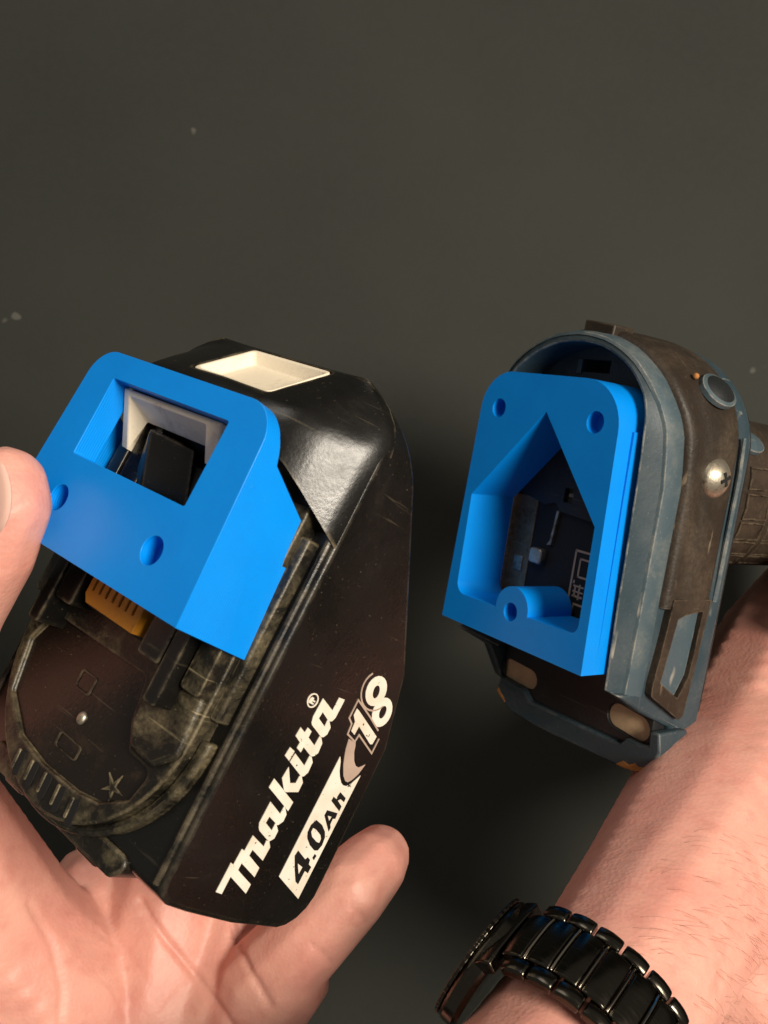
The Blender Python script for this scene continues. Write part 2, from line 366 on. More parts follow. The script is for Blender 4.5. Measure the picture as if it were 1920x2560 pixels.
# vent slots, rivet, moulded marks
for k in range(5):
    x=-10.5+k*5.45
    prism('vent_slot_shade',capsule(x,-42.9,x+.25,-46.6,.95),[],'n',-19.2,-18.4,M['black_fill'],BT)  # raised near-black capsule, the slot's inner shade put into its colour
    prism('vent_rib',capsule(x-1.45,-42.6,x-1.2,-46.2,.45),[],'n',-19.2,-18.1,M['shell_dusty'],BT,.2)
st=[]
for k in range(10):
    r=(3.5 if k%2==0 else .85); a=math.radians(72+36*k); st.append((17.2+r*math.cos(a),-36.0+r*.95*math.sin(a)))
prism('star_mark',st,[],'n',-19.9,-19.35,M['shell_dusty'],BT,.1)
bm=bmesh.new(); bmesh.ops.create_uvsphere(bm,u_segments=20,v_segments=10,radius=1.25*S); bmesh.ops.scale(bm,vec=(1,1.2,.7),verts=bm.verts)
bmesh.ops.translate(bm,vec=(-.5*S,-29.2*S,-19.6*S),verts=bm.verts); from_bm('rivet',bm,M['steel'],BT)
def frame(name,pts,wd,n0,n1,mm,par,r=.8):
    ou=rounded(pts,r,4); cx=sum(p[0] for p in pts)/len(pts); cy=sum(p[1] for p in pts)/len(pts)
    sx=max(p[0] for p in pts)-min(p[0] for p in pts); k=1-2*wd/sx
    return prism(name,ou,[[(cx+(a-cx)*k,cy+(b_-cy)*k) for a,b_ in ou]],'n',n0,n1,mm,par)
frame('moulded_mark',[(-7.6,-20.5),(-7.6,-24.8),(-1.8,-24.8),(-1.8,-20.5)],.45,-19.9,-19.45,M['shell'],BT)
frame('moulded_mark',[(-4.5,-34.0),(-4.5,-37.2),(3.9,-37.2),(3.9,-34.0)],.45,-19.9,-19.45,M['shell'],BT)
# lettering printed on the long side
G={"m":[[[-46.23,-39.14],[-40.86,-39.32],[-39.8,-39.32],[-40.24,-40.41],[-36.7,-40.65],[-37.07,-41.72],[-33.61,-41.97],[-35.84,-47.34],[-34.42,-47.19],[-34.47,-48.16],[-35.83,-49.53],[-38.93,-49.24],[-36.68,-44.08],[-37.99,-43.92],[-40.56,-49.28],[-42.71,-49.22],[-39.77,-42.74],[-41.28,-42.66],[-42.09,-44.28],[-44.36,-49.2],[-46.45,-49.02],[-42.82,-41.35],[-46.65,-41.26]]],"a":[[[-25.99,-42.24],[-28.31,-47.4],[-26.52,-47.49],[-27.01,-48.3],[-28.23,-49.6],[-29.8,-49.67],[-30.72,-48.64],[-30.82,-48.03],[-32.05,-49.48],[-33.83,-49.46],[-34.52,-48.28],[-34.2,-47.19],[-32.48,-43.33],[-31.88,-42.63],[-30.85,-42.02]],[[-29.19,-44.25],[-30.42,-47.38],[-32.15,-47.33],[-30.63,-44.08]]],"k":[[[-21.03,-39.76],[-23.19,-44.8],[-23.5,-45.47],[-25.35,-49.79],[-27.45,-49.56],[-26.94,-48.38],[-26.43,-47.29],[-23.07,-39.49]]],"k2":[[[-18.05,-42.55],[-21.38,-45.56],[-21.16,-47.5],[-19.58,-47.59],[-19.28,-48.16],[-20.78,-49.79],[-22.98,-49.81],[-23.44,-45.51],[-23.09,-44.69],[-20.68,-42.19]]],"i":[[[-14.97,-42.49],[-17.11,-47.53],[-14.73,-47.63],[-14.94,-48.53],[-16.02,-49.75],[-18.38,-49.9],[-19.39,-49.06],[-19.56,-48.2],[-19.16,-47.35],[-17.0,-42.16]]],"dot":[[[-13.93,-39.87],[-14.56,-41.91],[-16.8,-41.66],[-15.9,-39.52]]],"t":[[[-9.37,-40.06],[-10.22,-42.22],[-9.02,-42.42],[-9.61,-44.23],[-11.01,-44.18],[-12.4,-47.55],[-10.15,-47.77],[-10.46,-48.67],[-11.53,-49.82],[-13.78,-50.05],[-14.59,-49.21],[-14.83,-48.31],[-14.6,-47.57],[-13.25,-44.17],[-14.49,-44.08],[-13.78,-42.13],[-12.49,-42.25],[-11.39,-39.82]]],"a2":[[[-2.22,-42.66],[-4.1,-47.82],[-0.99,-47.93],[-1.05,-50.21],[-5.41,-50.04],[-6.33,-49.45],[-6.49,-48.54],[-7.72,-50.02],[-9.33,-50.01],[-10.15,-49.17],[-10.28,-48.35],[-9.79,-47.21],[-8.3,-43.37],[-7.84,-42.82],[-6.47,-42.36]],[[-5.02,-44.74],[-6.29,-47.72],[-7.87,-47.79],[-6.53,-44.49]]],"reg":[[[-1.72,-39.66],[-1.84,-40.26],[-2.11,-40.8],[-2.5,-41.24],[-2.97,-41.52],[-3.47,-41.63],[-3.96,-41.54],[-4.38,-41.27],[-4.69,-40.85],[-4.87,-40.31],[-4.9,-39.72],[-4.77,-39.13],[-4.49,-38.59],[-4.11,-38.17],[-3.65,-37.89],[-3.15,-37.79],[-2.67,-37.87],[-2.25,-38.13],[-1.94,-38.54],[-1.75,-39.07]],[[-2.0,-39.67],[-2.1,-40.12],[-2.32,-40.54],[-2.63,-40.88],[-3.02,-41.09],[-3.43,-41.17],[-3.83,-41.11],[-4.18,-40.9],[-4.45,-40.58],[-4.6,-40.17],[-4.62,-39.72],[-4.51,-39.26],[-4.29,-38.85],[-3.98,-38.52],[-3.6,-38.3],[-3.19,-38.23],[-2.79,-38.29],[-2.44,-38.49],[-2.18,-38.81],[-2.03,-39.21]]],"regR":[[[-3.97,-38.59],[-3.65,-38.51],[-2.91,-38.63],[-2.6,-39.09],[-2.78,-39.85],[-3.19,-39.74],[-3.24,-40.58],[-3.56,-40.66],[-3.49,-39.62],[-3.66,-39.58],[-3.83,-40.43],[-4.15,-40.5]]],"strip":[[[-13.37,-58.58],[-14.44,-59.59],[-16.53,-60.88],[-17.89,-62.11],[-19.21,-63.8],[-19.67,-65.09],[-19.71,-66.43],[-19.06,-67.75],[-17.84,-68.87],[-16.61,-70.0],[-47.53,-69.03],[-42.37,-57.75]]],"four":[[[-36.0,-60.0],[-37.96,-64.28],[-37.39,-64.82],[-37.95,-66.16],[-39.04,-66.47],[-39.67,-67.98],[-41.2,-67.84],[-40.7,-66.22],[-43.99,-66.15],[-43.34,-64.66],[-40.56,-62.17],[-37.3,-59.62]],[[-39.01,-62.14],[-39.86,-64.67],[-41.58,-64.48]]],"pt":[[[-36.47,-66.9],[-36.9,-67.93],[-38.02,-67.69],[-37.45,-66.66]]],"zero":[[[-28.53,-61.21],[-29.52,-64.27],[-31.01,-66.62],[-32.33,-67.69],[-34.25,-68.09],[-35.61,-67.35],[-35.68,-66.04],[-34.53,-63.33],[-33.02,-61.14],[-31.6,-60.12],[-29.84,-60.04]],[[-30.42,-61.39],[-30.85,-63.07],[-31.91,-65.52],[-32.82,-66.48],[-33.79,-66.57],[-33.59,-65.27],[-32.52,-62.62],[-31.38,-61.37]]],"A":[[[-25.93,-63.42],[-26.29,-68.03],[-27.67,-68.23],[-27.75,-67.23],[-29.14,-67.32],[-29.93,-68.07],[-30.91,-68.05],[-27.25,-63.35]],[[-27.2,-64.69],[-27.33,-66.42],[-28.39,-66.24]]],"h":[[[-22.62,-63.37],[-23.08,-65.03],[-22.4,-64.83],[-21.32,-65.12],[-22.46,-68.33],[-23.5,-68.48],[-22.92,-66.56],[-23.35,-65.73],[-24.58,-68.29],[-25.77,-68.32],[-23.67,-63.3]]],"one":[[[-2.03,-56.14],[-2.4,-57.37],[-6.81,-68.79],[-8.81,-68.56],[-8.95,-67.7],[-5.72,-60.06],[-7.87,-59.91],[-7.2,-58.04],[-5.05,-57.79],[-3.69,-56.12]]],"swoosh":[[[-9.01,-58.53],[-9.48,-61.27],[-9.28,-61.63],[-10.24,-62.31],[-11.67,-62.99],[-13.59,-64.61],[-14.62,-66.14],[-14.89,-67.59],[-14.43,-68.69],[-13.81,-69.81],[-16.45,-68.78],[-18.02,-67.4],[-18.78,-66.18],[-18.61,-64.99],[-17.45,-63.24],[-14.98,-61.19],[-13.01,-60.06],[-11.46,-59.29]]],"line1":[[-5.4,-68.26],[-2.97,-62.55],[-0.14,-54.99],[-4.58,-54.94],[-5.66,-56.88],[-8.09,-57.24],[-9.33,-61.28],[-7.59,-61.65],[-10.94,-70.12],[-7.14,-70.2]],"eightU":[[[6.63,-59.47],[6.46,-60.77],[5.96,-62.01],[5.16,-63.06],[4.16,-63.82],[3.05,-64.2],[1.94,-64.17],[0.95,-63.73],[0.17,-62.92],[-0.31,-61.83],[-0.46,-60.58],[-0.25,-59.28],[0.27,-58.07],[1.06,-57.06],[2.05,-56.34],[3.13,-55.97],[4.2,-56.0],[5.17,-56.41],[5.95,-57.18],[6.45,-58.23]],[[4.41,-59.67],[4.36,-60.1],[4.16,-60.55],[3.84,-60.96],[3.42,-61.29],[2.95,-61.52],[2.47,-61.62],[2.04,-61.58],[1.69,-61.4],[1.46,-61.1],[1.37,-60.72],[1.42,-60.28],[1.63,-59.84],[1.95,-59.43],[2.37,-59.1],[2.83,-58.88],[3.3,-58.78],[3.74,-58.82],[4.09,-59.0],[4.32,-59.29]]],"eightL":[[[2.51,-65.72],[2.32,-67.0],[1.8,-68.21],[0.99,-69.25],[-0.03,-70.0],[-1.15,-70.38],[-2.25,-70.35],[-3.24,-69.92],[-4.0,-69.13],[-4.47,-68.07],[-4.6,-66.84],[-4.37,-65.57],[-3.83,-64.37],[-3.03,-63.37],[-2.03,-62.66],[-0.94,-62.3],[0.13,-62.32],[1.1,-62.73],[1.86,-63.48],[2.35,-64.51]],[[0.57,-66.27],[0.48,-66.72],[0.25,-67.15],[-0.1,-67.51],[-0.55,-67.78],[-1.03,-67.93],[-1.52,-67.94],[-1.95,-67.81],[-2.29,-67.55],[-2.5,-67.19],[-2.56,-66.77],[-2.47,-66.32],[-2.24,-65.9],[-1.89,-65.53],[-1.45,-65.27],[-0.96,-65.13],[-0.48,-65.12],[-0.05,-65.25],[0.28,-65.5],[0.5,-65.85]]],"line8":[[3.59,-65.99],[2.46,-66.17],[1.37,-65.99],[0.38,-65.45],[-0.44,-64.59],[-1.04,-63.47],[-1.4,-62.16],[-1.5,-60.74],[-1.33,-59.3],[-0.9,-57.91],[-0.26,-56.66],[0.58,-55.6],[1.55,-54.81],[2.6,-54.32],[3.68,-54.15],[4.73,-54.31],[5.69,-54.8],[6.5,-55.59]]}
WS,WT=37.42,37.62
for k in ('m','a'): prism('letter',G[k][0],G[k][1:],'u',WS,WT,M['print'],BT)
bm=bmesh.new(); add_prism(bm,G['k'][0],[],'u',WS,WT); add_prism(bm,G['k2'][0],[],'u',WS,WT+.01); from_bm('letter',bm,M['print'],BT)
bm=bmesh.new(); add_prism(bm,G['i'][0],[],'u',WS,WT); add_prism(bm,G['dot'][0],[],'u',WS,WT); from_bm('letter',bm,M['print'],BT)
for k in ('t','a2'): prism('letter',G[k][0],G[k][1:],'u',WS,WT,M['print'],BT)
rg=prism('trademark_ring',G['reg'][0],G['reg'][1:],'u',WS,WT,M['print'],BT); prism('trademark_letter',G['regR'][0],[],'u',WS,WT,M['print'],rg)
stp=prism('capacity_strip',G['strip'][0],[],'u',WS,WT,M['print'],BT)
for k in ('four','pt','zero','A','h'): prism('character',G[k][0],G[k][1:],'u',WT-.06,WT+.06,M['print_dark'],stp)
prism('swoosh',G['swoosh'][0],[],'u',WS,WT,M['print_tan'],BT)
prism('numeral',G['one'][0],[],'u',WS,WT,M['print'],BT)
bm=bmesh.new(); add_prism(bm,G['eightU'][0],G['eightU'][1:],'u',WS,WT); add_prism(bm,G['eightL'][0],G['eightL'][1:],'u',WS,WT+.02); from_bm('numeral',bm,M['print'],BT)
prism('numeral_outline',ribbon(G['line1'],.42),[],'u',WS,WT+.05,M['print_tan'],BT)
prism('numeral_outline',ribbon(G['line8'][3:],.42),[],'u',WS,WT+.03,M['print_tan'],BT)
# ------------------------------------------------------------------ blue mount in the tool
RA=root('printed_mount',RR,tR,'blue printed mount with a pointed window and three screw holes, fitted in the tool base','mount')
ol=rounded([(-32.9,.3),(32.3,.3),(29.5,86.6),(-29.3,86.6)],[0,0,15,13],12)
win=rounded([(27.6,44),(28.2,11.6),(-27.6,10.0),(-27.6,44.4),(.6,75.2)],[0,3,4.2,0,0],6)
bd=prism('mount_body',ol,[],'n',-20,0,M['blue'],RA)
boolean(bd,[('DIFFERENCE',win,[],'n',-40,5),
 ('UNION',[(28.5,72.8),(30.9,72.8),(32.26,.6),(28.5,.6)],[],'n',-19.5,-6.0),
 ('UNION',circ(0,11.6,7.3,40),[],'n',-20,.02),
 ('DIFFERENCE',circ(-21,74.4,3.1),[],'n',-4.5,5),('DIFFERENCE',circ(20.9,74.0,3.3),[],'n',-4.5,5),('DIFFERENCE',circ(-.3,10.6,3.0),[],'n',-4.5,5),
 ('DIFFERENCE',rect(-50,50,-5,.35),[],'n',-50,5)])
bevel(bd,.45,2)
# ------------------------------------------------------------------ tool base
TB=root('power_tool',RR,tR,'worn teal and brown rubber cordless tool base held over the dark floor','power tool')
def lerp(x,tab):
    if x<=tab[0][0]: return tab[0][1]
    for (a,b_),(c_,d) in zip(tab,tab[1:]):
        if x<=c_: return b_+(d-b_)*(x-a)/(c_-a)
    return tab[-1][1]
NR=lambda v:lerp(v,[(58,-17.5),(75,-14.5),(86,-11.2),(94,-10.4)])
NF=lambda v:lerp(v,[(0,-10.2),(60,-7.6),(74,-7.0),(86,-8.8),(94,-9.2)])
path=[(36,v) for v in (-5,0,10,22,34,46,58,66)]
path+=[(36*math.cos(math.radians(a))**1 if a!=90 else 0,70+31.2*math.sin(math.radians(a))) for a in range(6,175,6)]
path+=[(-36,v) for v in (66,58,46,34,22,10,0,-5)]
def nrm(i):
    a=Vector(path[max(0,i-1)]); b_=Vector(path[min(len(path)-1,i+1)]); t=(b_-a).normalized(); return Vector((t.y,-t.x))
def vend(n): return -5-.406*(-n-12)
def sweep(name,rings,mm,sel,parent,caps=True,ang=34,open_end=True):
    bm=bmesh.new(); RS=[]
    for off,nf in rings:
        R=[]
        for i in sel:
            u,v=path[i]; nn=nrm(i); n_=nf(v) if callable(nf) else nf
            uu=u+nn.x*off; vv=v+nn.y*off
            if i in (0,len(path)-1): vv=vend(n_)
            jit=mnoise.noise(Vector((uu*.15,vv*.15,n_*.2)))*.22
            R.append(bm.verts.new(((uu+nn.x*jit)*S,(vv+nn.y*jit)*S,n_*S)))
        RS.append(R)
    for A,B in zip(RS,RS[1:]):
        for k in range(len(A)-1): bm.faces.new((A[k],A[k+1],B[k+1],B[k]))
    if caps:
        bm.faces.new([R[0] for R in RS]); bm.faces.new([R[-1] for R in RS])
    return from_bm(name,bm,mm,parent,ang)
ALL=list(range(len(path)))
hs=sweep('housing',[(-2.8,-30),(-2.8,lambda v:NF(v)),(-2.2,lambda v:NF(v)+.3),(-.5,lambda v:NR(v)+1.0),(0,NR),(.4,lambda v:NR(v)-1.0),(1.0,lambda v:NR(v)-7),(1.5,-47),(2.2,-49),(2.2,-53),(-1,-56.5),(-12,-58)],M['tool'],ALL,TB)
bevel(hs,.35,2,40)
# scuffed light strip along the outer ridge
sweep('ridge_strip',[(-.6,lambda v:NR(v)+1.4),(.35,lambda v:NR(v)+.9),(.95,lambda v:NR(v)-.6),(1.25,lambda v:NR(v)-5.6),(.9,lambda v:NR(v)-6.4)],M['tool_edge'],ALL,TB)
RUB=[i for i in ALL if path[i][1]>=22]
rb=sweep('rubber_overmould',[(.8,lambda v:NR(v)-6.4),(2.2,lambda v:NR(v)-6.8),(2.9,lambda v:NR(v)-8.2),(3.1,lambda v:NR(v)-10.5),(2.75,lambda v:NR(v)-13),(3.3,lambda v:NR(v)-15.5),(3.65,lambda v:NR(v)-18.5),(3.6,-40.5),(3.2,-44.5),(2.5,-46.3),(1.2,-46.8)],M['rubber'],RUB,TB,ang=50)
pan=[(22,-30.2),(15,-29.4),(-1.4,-25.6),(-5.2,-25.4),(-14.0,-41.5),(-12.5,-43.2),(.1,-44.5),(22,-46.8)]
pan=[(25,-27.3),(14,-26.4),(-1.4,-24.6),(-5.2,-24.8),(-14.2,-41.2),(-12.8,-43.0),(.1,-44.2),(25,-46.2)]
wn=[(18.8,-31.0),(20.0,-34.0),(21.2,-42.8),(12,-42.6),(.2,-41.9),(-6.8,-38.3),(-1.2,-28.2)]
prism('rubber_panel',rounded(pan,[0,1,1,1.5,1,.8,1,0],3),[wn],'u',36.6,39.62,M['rubber'],TB,.4,2)
prism('side_window',[( (a-6.5)*.985+6.5,(b_+37)*.96-37) for a,b_ in wn],[],'u',36.6,38.2,M['tool_edge'],TB,.3)
# flat back closing the housing
bk=[(u*.98,v) for u,v in path]; prism('back_plate',bk[:1]+bk+[(-35,-24),(35,-24)],[],'n',-58.2,-54,M['tool_dark'],TB)
# mount face deep inside with the latch slot
dk=[(u-nrm(i).x*2.0,v-nrm(i).y*2.0) for i,(u,v) in enumerate(path)][1:-1]
prism('mount_face',dk,[rect(-8.2,3.4,90.2,94.4)],'n',-32,-22.4,M['deck'],TB)
box('latch_slot_back',-9,4.4,89.4,95.2,-32,-30,M['black_fill'],TB)
prism('latch_slot_edge',rect(-10.2,-8.3,89.6,94.3),[],'n',-23,-21.6,M['tool_edge'],TB,.2)
# terminal parts behind the pointed window
prism('terminal_block',rounded([(-26,47),(-18,45.6),(-13,44.6),(-8,46),(-5.5,43.4),(10,42.5),(30,42),(30,82),(-28,82)],.8,2),[rect(-4.8,-.8,46.8,51.6)],'n',-24,-20.3,M['tool_dark'],TB,.3)
box('terminal_clip',-3.6,-1.4,48.8,50.0,-23,-21.2,M['copper'],TB,.1)
box('terminal_bed',-29,30,4,46,-23.4,-21.9,M['black_fill'],TB,.1)
box('terminal_plate',-27.6,-17.2,7,46.2,-23,-21.5,M['copper'],TB,.2)
box('plate_edge',-28.4,-27.5,7,46.2,-22.5,-19.8,M['steel'],TB,.2)
box('terminal_tab',-23.8,-19.6,19.6,24.8,-22.2,-20.9,M['steel'],TB,.3)
prism('contact_post',rounded(rect(-15.4,-9.6,24.0,29.4),1.2,3),[],'n',-22.2,-19.2,M['steel'],TB,.5)
prism('contact_wire',[(-7.2,43.4),(-6.2,43.4),(-7.4,31.6),(-9.4,31.2),(-8.2,33)],[],'n',-22,-20.6,M['steel'],TB,.15)
def outline(pts,wd,par):
    return prism('label_mark',ribbon(pts+[pts[0]],wd),[],'n',-22.0,-21.75,M['print_tan'],par)
outline([(3.2,6.2),(3.2,32.4),(10,32.8)],.8,TB) if False else None
for a,b_,c_,d,wd in ((3.0,3.7,6,32.5,0),(3.0,11,6,6.7,0),(3.0,11,31.8,32.5,0),(5.4,6.0,8.5,15,0),(5.4,11,14.4,15,0),(5.4,11,8.5,9.1,0),(5.4,6.0,23.5,30,0),(5.4,11,23.5,24.1,0),(5.4,11,29.4,30,0),
       (4.6,9,17.0,17.6,0),(4.6,9,18.6,19.1,0),(5.2,5.8,17,20.6,0),(7,7.6,16.4,21.4,0),(4.6,9,20.4,20.9,0),(4.2,4.8,21.4,22.4,0)):
    box('label_mark',a,b_,c_,d,-22.1,-21.7,M['print_tan'],TB,0)
# open foot: dark bed with two oblong slots, curved lip
sl=[capsule(-30.0,-20.2,-18.8,-20.7,3.7),capsule(21.8,-18.9,31.0,-19.7,4.1)]
prism('foot_bed',[(-35.5,4),(35.5,4),(36,-22),(34,-27.5),(24,-29),(0,-30),(-20,-29.5),(-31,-27)],sl,'n',-40,-34,M['tool_dark'],TB,.5)
for s in sl: prism('slot_light_insert',[(a,b_) for a,b_ in s],[],'n',-39.5,-34.9,M['tan'],TB,.3)  # inserts coloured as the tan light seen through the open slots
lipb=[(-32,-29.4),(-23.5,-34.2),(-12,-34.8),(-1.6,-34.7),(13,-34.0),(23.6,-33.6),(30,-33.4),(36,-32.0),(40,-28.8),(41.6,-23.5),(40.2,-17.5)]
lipt=[(36.6,-18),(37.2,-22.6),(34,-23.4),(28.2,-23.8),(26.4,-26.2),(19,-26.6),(8,-26.9),(-6,-27.1),(-15,-27.3),(-18.8,-24.2),(-31,-23.5)]
lip=prism('foot_lip',lipb+lipt,[],'n',-46,-31.6,M['tool'],TB,.7,3)
prism('rust_scuff',[(26.5,-33.2),(29,-33.1),(33,-32.6),(36.0,-31.6),(37.6,-29.6),(35.4,-30.4),(33.5,-29.9),(31.6,-31.2),(29.0,-31.0)],[],'n',-33,-31.5,M['rust'],TB,.1)
prism('rust_scuff',[(-31.6,-29.0),(-29,-30.8),(-26.6,-32.0),(-27.4,-30.4),(-29.6,-29.2),(-31.0,-27.6)],[],'n',-33,-31.5,M['rust'],TB,.1)
prism('foot_corner',[(-5,-12),(-11.2,-24),(-18.0,-41.5),(-21,-40.2),(-26,-37),(-31.3,-33.0),(-33,-36),(-31.5,-40),(-27.2,-45),(-22.8,-50.4),(-17.2,-53),(-5,-52)],[],'u',32.5,37.2,M['tool'],TB,1.1,3)
prism('foot_corner',[(-5,-11),(-12,-26),(-24,-34),(-29,-42),(-31,-50),(-19,-54),(-5,-50)],[],'u',-37.2,-33.5,M['tool'],TB,.6)
box('base_underside',-34,34,-26,-2,-57,-45,M['tool_dark'],TB,1.5)
# screw, oval badge, top block, paint fleck
def dome(name,c,nv,r,h,mm,par,asp=1.0,seg=28,rings=7):
    nv=Vector(nv).normalized(); t=Vector((0,0,1)); x=(t-nv*t.dot(nv)).normalized(); y=nv.cross(x)
    bm=bmesh.new(); prev=None; Rr=(r*r+h*h)/(2*h)
    for k in range(rings):
        q=k/(rings-1)*math.asin(min(1,r/Rr)); rr=Rr*math.sin(q); z=Rr*math.cos(q)-(Rr-h)
        ring=[bm.verts.new((Vector(c)+nv*z+x*rr*math.cos(2*math.pi*i/seg)+y*rr*asp*math.sin(2*math.pi*i/seg))*S) for i in range(seg)] if k else [bm.verts.new((Vector(c)+nv*h)*S)]
        if k==1:
            for i in range(seg): bm.faces.new((prev[0],ring[i],ring[(i+1)%seg]))
        elif k>1:
            for i in range(seg): bm.faces.new((prev[i],ring[i],ring[(i+1)%seg],prev[(i+1)%seg]))
        prev=ring
    low=[bm.verts.new(v.co-nv*1.6*S) for v in prev]
    for i in range(seg): bm.faces.new((prev[i],low[i],low[(i+1)%seg],prev[(i+1)%seg]))
    return from_bm(name,bm,mm,par,50)
sc=dome('screw',(39.4,62.9,-36.6),(1,.02,.0),6.2,3.4,M['steel'],TB)
for a in (25,115):
    d=Vector((math.cos(math.radians(a)),math.sin(math.radians(a)))); q=Vector((-d.y,d.x))
    c0=Vector((62.9,-36.6)); pts=[c0+d*2.2+q*.55,c0-d*2.2+q*.55,c0-d*2.2-q*.55,c0+d*2.2-q*.55]
    bm=bmesh.new(); add_prism(bm,[tuple(p) for p in pts],[],'u',41.0,42.84 if a==25 else 42.86); from_bm('screw_recess_shade',bm,M['black_fill'],sc)  # cross stands proud of the dome; its black colour is the recess shade
nv=Vector((.78,.62,0)).normalized()
ov=dome('oval_badge',(35.0,89.2,-36.2),nv,7.6,1.6,M['tool_edge'],TB,.78); dome('badge_centre',(35.0+nv.x*.5,89.2+nv.y*.5,-36.2),nv,6.3,1.45,M['tool_dark'],ov,.78)
bm=bmesh.new(); bmesh.ops.create_icosphere(bm,subdivisions=2,radius=1.0*S); bmesh.ops.translate(bm,vec=(32.2*S,92.0*S,-27.4*S),verts=bm.verts); from_bm('paint_fleck',bm,M['rust'],TB)
prism('seam_block',[(-3.6,100.4),(8.6,99.2),(9.0,104.8),(-3.4,106.2)],[],'n',-24,-14.6,M['rubber'],TB,.5)
# back rail strip and handle
bm=bmesh.new(); tube(bm,[(39.0,76,-47.6),(39.2,64,-48.4),(38.9,50,-48.8),(38.6,36,-49.2),(38.2,24,-49.6)],[.6,.8,.8,.9,1.0],8); from_bm('edge_strip',bm,M['tool_edge'],TB)
bm=bmesh.new(); HR=[]
for n_,cu,cv,ru,rv in ((-52,2,56,30,34),(-58,3,57,24,31),(-66,4,57,20.5,28.5),(-80,5,57,19.5,27.5),(-100,5.5,56.5,19.5,27),(-140,6,56,19.5,26.5),(-190,6,56,20,27)):
    HR.append([bm.verts.new(((cu+ru*math.copysign(abs(math.cos(t))**.85,math.cos(t)))*S,(cv+rv*math.copysign(abs(math.sin(t))**.85,math.sin(t)))*S,n_*S)) for t in [2*math.pi*k/48 for k in range(48)]])
for A,B in zip(HR,HR[1:]):
    for k in range(48): bm.faces.new((A[k],A[(k+1)%48],B[(k+1)%48],B[k]))
bm.faces.new(HR[-1]); bm.faces.new(HR[0]); hd=from_bm('handle',bm,M['rubber'],TB,50)
def hpt(t,n_,r=0): return ((5.3+(19.6+r)*math.copysign(abs(math.cos(t))**.85,math.cos(t))),(57+(27.3+r)*math.copysign(abs(math.sin(t))**.85,math.sin(t))),n_)
for k in range(5):
    t0=math.radians(18-k*17); t1=math.radians(4-k*17)
    for n0 in (-78,-95):
        bm=bmesh.new(); pts=[hpt(t0,n0,.1),hpt((t0+t1)/2,n0-.6,.1),hpt(t1,n0,.1),hpt(t1,n0-7,.1),hpt(t1,n0-14,.1),hpt((t0+t1)/2,n0-13.6,.1),hpt(t0,n0-14,.1),hpt(t0,n0-7,.1)]
        tube(bm,pts,.42,6,True); from_bm('grip_ridge',bm,M['rubber'],hd)
hb=dome('handle_badge',hpt(math.radians(42),-80,-.3),(.7,.7,0),7.5,1.2,M['tool_edge'],TB,.7)
# ------------------------------------------------------------------ hands
def cp(px,py,d): return Vector(((px-384)/900*d,(512-py)/900*d,H-d))
def body_mesh(name,chains,voxel,smooth,label,cat,creases=()):
    bm=bmesh.new()
    for ch in chains:
        pts=[(cp(*c[:3]) if len(c)==4 else Vector(c[0]),c[-1]) for c in ch]
        for (a,ra),(b_,rb_) in zip(pts,pts[1:]):
            L=(b_-a).length; n=max(2,int(L/(min(ra,rb_)*.22)))
            for k in range(n+1):
                t=k/n; r=ra+(rb_-ra)*t; mt=Matrix.Translation((a.lerp(b_,t))*S)
                bmesh.ops.create_icosphere(bm,subdivisions=2,radius=r*S,matrix=mt)
    me=bpy.data.meshes.new(name); bm.to_mesh(me); bm.free()
    o=bpy.data.objects.new(name,me); COL.objects.link(o)
    rm=o.modifiers.new('r','REMESH'); rm.mode='VOXEL'; rm.voxel_size=voxel*S
    sm=o.modifiers.new('s','SMOOTH'); sm.iterations=smooth; sm.factor=.5
    dg=bpy.context.evaluated_depsgraph_get(); dg.update()
    me2=bpy.data.meshes.new_from_object(o.evaluated_get(dg)); o.modifiers.clear(); o.data=me2
    me2.materials.clear(); me2.materials.append(M['skin'])
    for p in me2.polygons: p.use_smooth=True
    if creases:
        nV=len(me2.vertices); co=np.empty(nV*3,'f'); me2.vertices.foreach_get('co',co); co=co.reshape(-1,3).astype('d')
        nr=np.empty(nV*3,'f'); me2.vertices.foreach_get('normal',nr); nr=nr.reshape(-1,3)
        d=H*S-co[:,2]; q=np.stack([384+900*co[:,0]/d,512-900*co[:,1]/d],1); disp=np.zeros(nV)
        for pts,dep,sg in creases:
            best=np.full(nV,1e9)
            for a,b_ in zip(pts,pts[1:]):
                a=np.array(a,'d'); ab=np.array(b_,'d')-a
                t=np.clip(((q-a)@ab)/(ab@ab),0,1); best=np.minimum(best,np.linalg.norm(q-a-t[:,None]*ab,axis=1))
            disp=np.maximum(disp,dep*S*np.exp(-(best/sg)**2)*(nr[:,2]>0))
        co-=nr*disp[:,None]; me2.vertices.foreach_set('co',co.astype('f').ravel())
        sm=o.modifiers.new('smooth','SMOOTH'); sm.iterations=3; sm.factor=.5
    tag(o,label,cat); return o
thumb=[(60,1010,262,27),(-15,930,250,25),(-75,800,232,17),(-82,690,212,13),(-46,605,197,11.4),(-14,548,190,10.8),(2,505,187,10.3),(6,487,187.5,8.8)]
palm=[[(120,1300,300,36),(110,1120,285,34),(70,1000,270,28)],
      [(120,1120,285,32),(150,1000,272,24),(170,880,280,18)],
      [(160,1140,285,30),(205,1010,272,21),(240,900,285,16)],
      [(170,1160,285,28),(232,1035,266,17),(282,975,262,14.5)],
      [(60,1010,268,26),(100,900,282,18)]]
pinky=[(262,985,262,14),(312,932,259,12.6),(350,890,259,11.8),(370,868,266,10.8),(380,855,276,9.4)]
ring=[(225,930,290,14),(280,840,300,11.5),(330,760,305,10.5),(345,710,300,9)]
midd=[(190,900,290,14),(240,790,302,11.5),(300,690,306,10.5),(320,640,300,9)]
indx=[(150,880,290,14),(190,760,302,11.5),(250,650,304,10.5),(275,600,300,9)]
